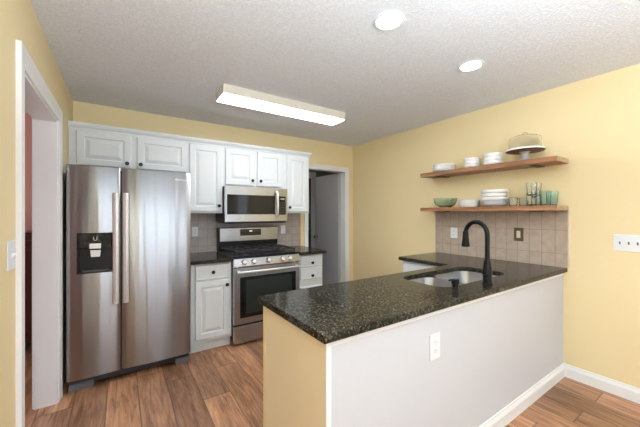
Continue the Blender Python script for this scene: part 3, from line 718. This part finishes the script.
# crockery: lathes with wall thickness
def plate_bm(r, h=0.018):
    return lathe(bmesh.new(), [(r*0.55, 0), (r*0.6, 0.002), (r*0.95, h-0.004), (r, h), (r*0.985, h+0.002), (r*0.9, h-0.002), (r*0.6, 0.007), (0.001, 0.0065)], n=40)
def bowl_bm(r, h, th=0.004, foot=0.5):
    return lathe(bmesh.new(), [(r*foot, 0), (r*foot, 0.004), (r*0.82, h*0.28), (r*0.96, h*0.62), (r, h), (r-th, h+0.001), (r*0.95-th, h*0.64), (r*0.8-th, h*0.34), (r*0.45, 0.008), (0.001, 0.007)], n=40)
ORD = ['bottom', 'second from the bottom', 'third from the bottom', 'fourth from the bottom', 'fifth from the bottom', 'sixth from the bottom']
def stack(kind, bm, cat, x, y, z, step, cnt, desc, place, group, mm=None):
    o = obj(kind, bm, mm or M['ceramic'], None, smooth=50); tag(o, '', cat, group)
    for i in range(cnt):
        q = o if i == 0 else o.copy()
        if i: C.objects.link(q)
        q.location = (x, y, z+i*step)
        pos = 'topmost' if i == cnt-1 else ORD[i]
        q['label'] = '%s, %s in the stack %s' % (desc, pos, place)
ZP = 0.0006
def cup_bm(r, h, th=0.004):
    return lathe(bmesh.new(), [(r*0.76, 0), (r*0.8, 0.006), (r*0.93, 0.011), (r*0.985, 0.017), (r, h*0.6), (r*0.995, h), (r-th, h+0.001), (r-th, 0.02), (r*0.85, 0.012), (0.001, 0.009)], n=40)
stack('dinner_plate', cup_bm(0.116, 0.0225), 'plate', 2.965, 1.955, S1+ZP, 0.0138, 5, 'wide white plate', 'far along the upper shelf', 'plates on the upper shelf')
stack('bowl', cup_bm(0.072, 0.038), 'bowl', 2.965, 1.64, S1+ZP, 0.031, 3, 'small white bowl', 'nearer the upper plates', 'small bowls on the upper shelf')
stack('bowl', cup_bm(0.084, 0.042), 'bowl', 2.965, 1.435, S1+ZP, 0.035, 3, 'white bowl', 'beside the cake stand', 'bowls beside the cake stand')
# lower shelf
o = obj('glass_bowl', bowl_bm(0.122, 0.1, 0.006, 0.5), M['tealbowl'], None, smooth=50); o.location = (2.97, 1.945, S2+ZP); tag(o, 'sea green glass bowl at the far end of the lower shelf', 'bowl')
stack('dish', lathe(bmesh.new(), [(0.085, 0), (0.09, 0.003), (0.1, 0.03), (0.102, 0.034), (0.097, 0.034), (0.088, 0.008), (0.001, 0.006)], n=40), 'dish', 2.965, 1.67, S2+ZP, 0.019, 3, 'shallow white dish', 'beside the green bowl', 'shallow dishes on the lower shelf')
stack('dinner_plate', plate_bm(0.112, 0.02), 'plate', 2.97, 1.425, S2+ZP, 0.0135, 3, 'white plate', 'under the serving bowls', 'plates on the lower shelf')
stack('serving_bowl', cup_bm(0.112, 0.041), 'bowl', 2.97, 1.425, S2+ZP+0.048, 0.034, 3, 'wide white serving bowl', 'standing on plates', 'serving bowls on the lower shelf')
def tumbler(r0, r1, h, flute=None, th=0.003):
    return lathe(bmesh.new(), [(r0*0.9, 0), (r0, 0.003), (r1, h), (r1-th*0.5, h+0.001), (r1-th, h), (r0-th, 0.012), (0.001, 0.01)], n=48, flute=flute)
def glassware(name, bm, m, x, y, z, label, group):
    o = obj(name, bm, m, None, smooth=50); o.location = (x, y, z); return tag(o, label, 'glass', group)
g0 = glassware('glass_cup', tumbler(0.03, 0.036, 0.075, (12, 0.03)), M['tumbler'], 2.93, 1.245, S2+ZP, 'short clear glass cup at the shelf front beside the plates', 'short clear cups')
o = dup(g0, (3.02, 1.20, S2+ZP), 'short clear glass cup at the back behind the other short cup'); 
g1 = glassware('drinking_glass', tumbler(0.034, 0.04, 0.11, (12, 0.02)), M['tumbler'], 2.93, 1.10, S2+ZP, 'lower clear tumbler of the front stack beside the teal tumblers', 'stacked clear tumblers')
dup(g1, (2.93, 1.10, S2+ZP+0.088), 'upper clear tumbler nested in the front stack beside the teal tumblers')
dup(g1, (3.035, 1.105, S2+ZP), 'lower clear tumbler of the rear stack near the wall')
dup(g1, (3.035, 1.105, S2+ZP+0.088), 'upper clear tumbler nested in the rear stack near the wall')
g2 = glassware('drinking_glass', tumbler(0.035, 0.042, 0.12, (10, 0.035)), M['teal'], 2.93, 1.0, S2+ZP, 'fluted teal glass tumbler at the front edge near the shelf end', 'fluted teal tumblers')
dup(g2, (3.025, 0.985, S2+ZP), 'fluted teal glass tumbler standing behind the front teal one')

# cake stand
t = thing('cake_stand', 'grey pedestal cake stand on the end of the upper shelf', 'cake stand', (2.965, 1.165, S1+ZP))
bm = lathe(bmesh.new(), [(0.055, 0), (0.056, 0.006), (0.04, 0.018), (0.026, 0.04), (0.024, 0.06), (0.032, 0.078), (0.045, 0.0845)], n=32); obj('pedestal', bm, M['stone_stem'], t, smooth=50)
bm = lathe(bmesh.new(), [(0.03, 0.085), (0.12, 0.0865), (0.143, 0.090), (0.146, 0.0945)], n=48); obj('underside', bm, mat('brown_disc', srgb(112, 78, 60), 0.5), t, smooth=50)  # plain dark brown disc under the plate
bm = lathe(bmesh.new(), [(0.146, 0.095), (0.148, 0.1), (0.146, 0.108), (0.143, 0.109), (0.13, 0.104), (0.001, 0.104)], n=48); obj('plate', bm, M['ceramic'], t, smooth=50)
t = thing('cake_dome', 'clear glass dome with a ring handle covering the cake stand', 'cake dome', (2.965, 1.165, S1+ZP+0.1045))
bm = lathe(bmesh.new(), [(0.121, 0.0), (0.121, 0.085), (0.115, 0.105), (0.095, 0.118), (0.05, 0.125), (0.002, 0.127), (0.002, 0.125), (0.05, 0.123), (0.094, 0.116), (0.1135, 0.103), (0.1185, 0.084), (0.1185, 0.0)], n=48, cap0=False, cap1=False)
bm2 = bm; obj('dome', bm2, M['glass'], t, smooth=60)
bm = bmesh.new(); pts = [(0.0, 0.024*math.cos(a), 0.127+0.026*math.sin(a)) for a in [PI*i/10 for i in range(11)]]; tube(bm, pts, 0.0045, 10); obj('handle', bm, mat('tan_handle', srgb(190, 150, 100), 0.35), t, smooth=60)

# ------------------------------------------------------------------ outlets and switches
def wallplate(name, label, cat, loc, rz, slots='outlet', w=0.072, h=0.115, m='plate_white', gang=1, group=None):
    """built facing -Y, then turned"""
    t = thing(name, label, cat, loc, rz, group)
    obj('cover_plate', BX(-w/2, w/2, -0.006, -0.0003, -h/2, h/2), M[m], t, bevel=0.0025)
    if slots == 'outlet':
        for s in (-1, 1):
            bm = bmesh.new(); prism(bm, rrect(-0.0165, 0.0165, s*0.021-0.014, s*0.021+0.014, 0.008, 4), 'y', -0.0085, -0.0062); r = obj('receptacle', bm, M[m], t)
            bm = bmesh.new(); bx(bm, -0.008, -0.0055, -0.0088, -0.0086, s*0.021-0.002, s*0.021+0.007); bx(bm, 0.0055, 0.008, -0.0088, -0.0086, s*0.021-0.002, s*0.021+0.006); bx(bm, -0.002, 0.002, -0.0088, -0.0086, s*0.021-0.01, s*0.021-0.006)
            obj('slot', bm, M['cavity'], r)
    elif slots == 'rocker':
        obj('rocker', BX(-0.0165, 0.0165, -0.0095, -0.0062, -0.033, 0.033), M['ivory'], t, bevel=0.002)
    else:
        for i in range(gang):
            x = (i-(gang-1)/2)*0.0465
            bm = bmesh.new(); prism(bm, [(-0.0062, -0.012), (-0.019, 0.004), (-0.019, 0.010), (-0.0062, 0.010)], 'x', x-0.0045, x+0.0045); obj('toggle', bm, M['toggle'] if gang > 1 else M[m], t, bevel=0.001)
    return t
M['toggle'] = mat('toggle_grey', srgb(120, 120, 122), 0.4)
wallplate('wall_outlet', 'white outlet on the grey tiles beside the refrigerator', 'outlet', (0.712, YB-0.0092, 1.153), 0, w=0.068, h=0.11)
wallplate('wall_outlet', 'white outlet on the tiles between range and hall doorway', 'outlet', (1.846, YB-0.0092, 1.143), 0, w=0.068, h=0.112)
wallplate('wall_outlet', 'white outlet on the white front of the peninsula', 'outlet', (1.328, PY-0.0003, 0.687), 0, w=0.082, h=0.13)
wallplate('wall_outlet', 'white outlet on the tiles beyond the faucet', 'outlet', (XR-0.0115, 1.909, 1.148), math.radians(90)*-1, w=0.082, h=0.115)
M['frame_dark'] = mat('bronze_frame', srgb(92, 80, 66), 0.3, 0.7)
t = wallplate('light_switch', 'ivory rocker switch with a dark metal plate on the tiles', 'light switch', (XR-0.0115, 1.262, 1.168), -math.radians(90), 'rocker', w=0.08, h=0.125, m='frame_dark')
wallplate('light_switch', 'white three-toggle switch plate on the bare yellow wall', 'light switch', (XR-0.0003, 0.541, 1.1445), -math.radians(90), 'toggle', w=0.165, h=0.122, gang=3)
wallplate('light_switch', 'white single switch plate beside the near casing of the open doorway', 'light switch', (XL+0.0003, 1.73, 1.19), math.radians(90), 'toggle', w=0.1, h=0.12)

# ------------------------------------------------------------------ lights
t = thing('fluorescent_light', 'long boxy fluorescent ceiling light with a glowing white diffuser', 'ceiling light', (0,0,0))
lx0, lx1, ly0, ly1, lz = 0.705, 1.99, 2.478, 2.715, 2.363
M['housing'] = mat('lamp_housing', srgb(222, 214, 202), 0.45)
bm = bmesh.new()
bx(bm, lx0, lx1, ly0, ly0+0.004, lz, H-0.0005); bx(bm, lx0, lx1, ly1-0.004, ly1, lz, H-0.0005); bx(bm, lx0, lx0+0.004, ly0+0.004, ly1-0.004, lz, H-0.0005); bx(bm, lx1-0.004, lx1, ly0+0.004, ly1-0.004, lz, H-0.0005)
obj('housing', fix(bm), M['housing'], t)
bm = bmesh.new(); K = 14; pr = []
for i in range(K+1):
    y = ly0+0.006+(ly1-ly0-0.012)*i/K; pr.append((y, lz-0.002-0.004*math.sin(PI*i/K)))
pr += [(ly1-0.006, lz+0.006), (ly0+0.006, lz+0.006)]
prism(bm, pr, 'x', lx0+0.006, lx1-0.006); obj('diffuser', bm, M['tube'], t)
def can(x, y, label):
    t = thing('recessed_light', label, 'ceiling light', (x, y, H), 0, 'round recessed ceiling lights')
    bm = lathe(bmesh.new(), [(0.068, -0.0003), (0.087, -0.0003), (0.086, -0.004), (0.078, -0.007), (0.068, -0.005)], n=40, cap0=False, cap1=False); obj('trim_ring', bm, M['trim'], t, smooth=50)
    bm = lathe(bmesh.new(), [(0.067, -0.0005), (0.067, -0.003), (0.05, -0.0045), (0.001, -0.005)], n=32); obj('lens', bm, M['can'], t, smooth=50)
    return t
can(1.246, 1.163, 'larger-looking round recessed light, nearer the fluorescent box')
can(2.12, 1.183, 'smaller-looking round recessed light, nearer the wall with the shelves')

M['can_soft'] = emit('lit_lens_soft', (1.0, 0.93, 0.85, 1), 45.0)
hc = can(2.15, 4.3, 'round recessed light in the hall beyond the open doorway')
for ch in hc.children:
    if ch.name.startswith('lens'): ch.data.materials[0] = M['can_soft']
# added unseen globe pendant behind the camera, put in to brighten the room
M['globe'] = emit('lit_globe', (1.0, 0.9, 0.8, 1), GLOBE)
def pendant(x, y, label):
    t = thing('added_pendant', label, 'pendant lamp', (x, y, H))
    obj('canopy', lathe(bmesh.new(), [(0.06, -0.0005), (0.06, -0.012), (0.02, -0.03), (0.004, -0.032)], n=24), M['bright'], t, smooth=50)
    obj('cord', tube(bmesh.new(), [(0, 0, -0.03), (0, 0, -0.25), (0, 0, -0.46)], 0.004, 8), M['black'], t)
    obj('socket', lathe(bmesh.new(), [(0.01, -0.45), (0.035, -0.46), (0.035, -0.5)], n=20), M['bright'], t, smooth=50)
    pr = [(0.17*math.sin(a), -0.665+0.17*math.cos(a)) for a in [PI*(0.07+0.93*i/18) for i in range(19)]]; pr[-1] = (0.001, pr[-1][1])
    obj('lamp_shade', lathe(bmesh.new(), pr, n=32), M['globe'], t, smooth=60)
pendant(1.5, -1.5, 'added white globe pendant hanging behind the camera')

# added unseen uplighter, put in to bounce light off the ceiling
t = thing('added_uplighter', 'added black uplighter behind the camera, throwing light on the ceiling', 'floor lamp', (0.55, -0.75, 0))
obj('base', lathe(bmesh.new(), [(0.14, 0.0005), (0.14, 0.012), (0.03, 0.03), (0.012, 0.04)], n=32), M['black'], t, smooth=50)
obj('pole', tube(bmesh.new(), [(0, 0, 0.035), (0, 0, 0.8), (0, 0, 1.46)], 0.011, 12), M['black'], t)
obj('lamp_shade', lathe(bmesh.new(), [(0.02, 1.46), (0.09, 1.48), (0.16, 1.55), (0.157, 1.552), (0.088, 1.484), (0.002, 1.47)], n=32, cap0=True, cap1=True), M['black'], t, smooth=50)
ul = bpy.data.lights.new('uplight', 'AREA'); ul.shape = 'DISK'; ul.size = 0.2; ul.energy = UP; ul.color = (0.76, 0.90, 1.0)
uo = bpy.data.objects.new('uplight', ul); C.objects.link(uo); uo.parent = t; uo.location = (0, 0, 1.54); uo.rotation_euler = (PI, 0, 0)
if SUN:
    sd = bpy.data.lights.new('sun', 'SUN'); sd.energy = SUN; sd.angle = 0.01; so = bpy.data.objects.new('sun', sd); C.objects.link(so); so.rotation_euler = (math.radians(48), 0, math.radians(12))

# ------------------------------------------------------------------ things seen through the left doorway
t = thing('wooden_cabinet', 'dark cherry wooden cabinet against the pink wall beyond the doorway', 'cabinet', (0,0,0))
obj('body', BX(-1.5, -0.56, 3.95, 4.38, 0.12, 1.15), M['cherry'], t, bevel=0.004)
obj('top', BX(-1.53, -0.54, 3.93, 4.383, 1.1505, 1.18), M['cherry'], t, bevel=0.006)
for x in (-1.48, -0.62):
    for y in (3.97, 4.32): obj('leg', BX(x, x+0.05, y, y+0.05, 0.0005, 0.1195), M['cherry'], t)
for a, b in ((-1.48, -1.04), (-1.02, -0.58)): obj('door', panel_door(bmesh.new(), a, b, 0.15, 1.1, 3.929, raised=True), M['cherry'], t)
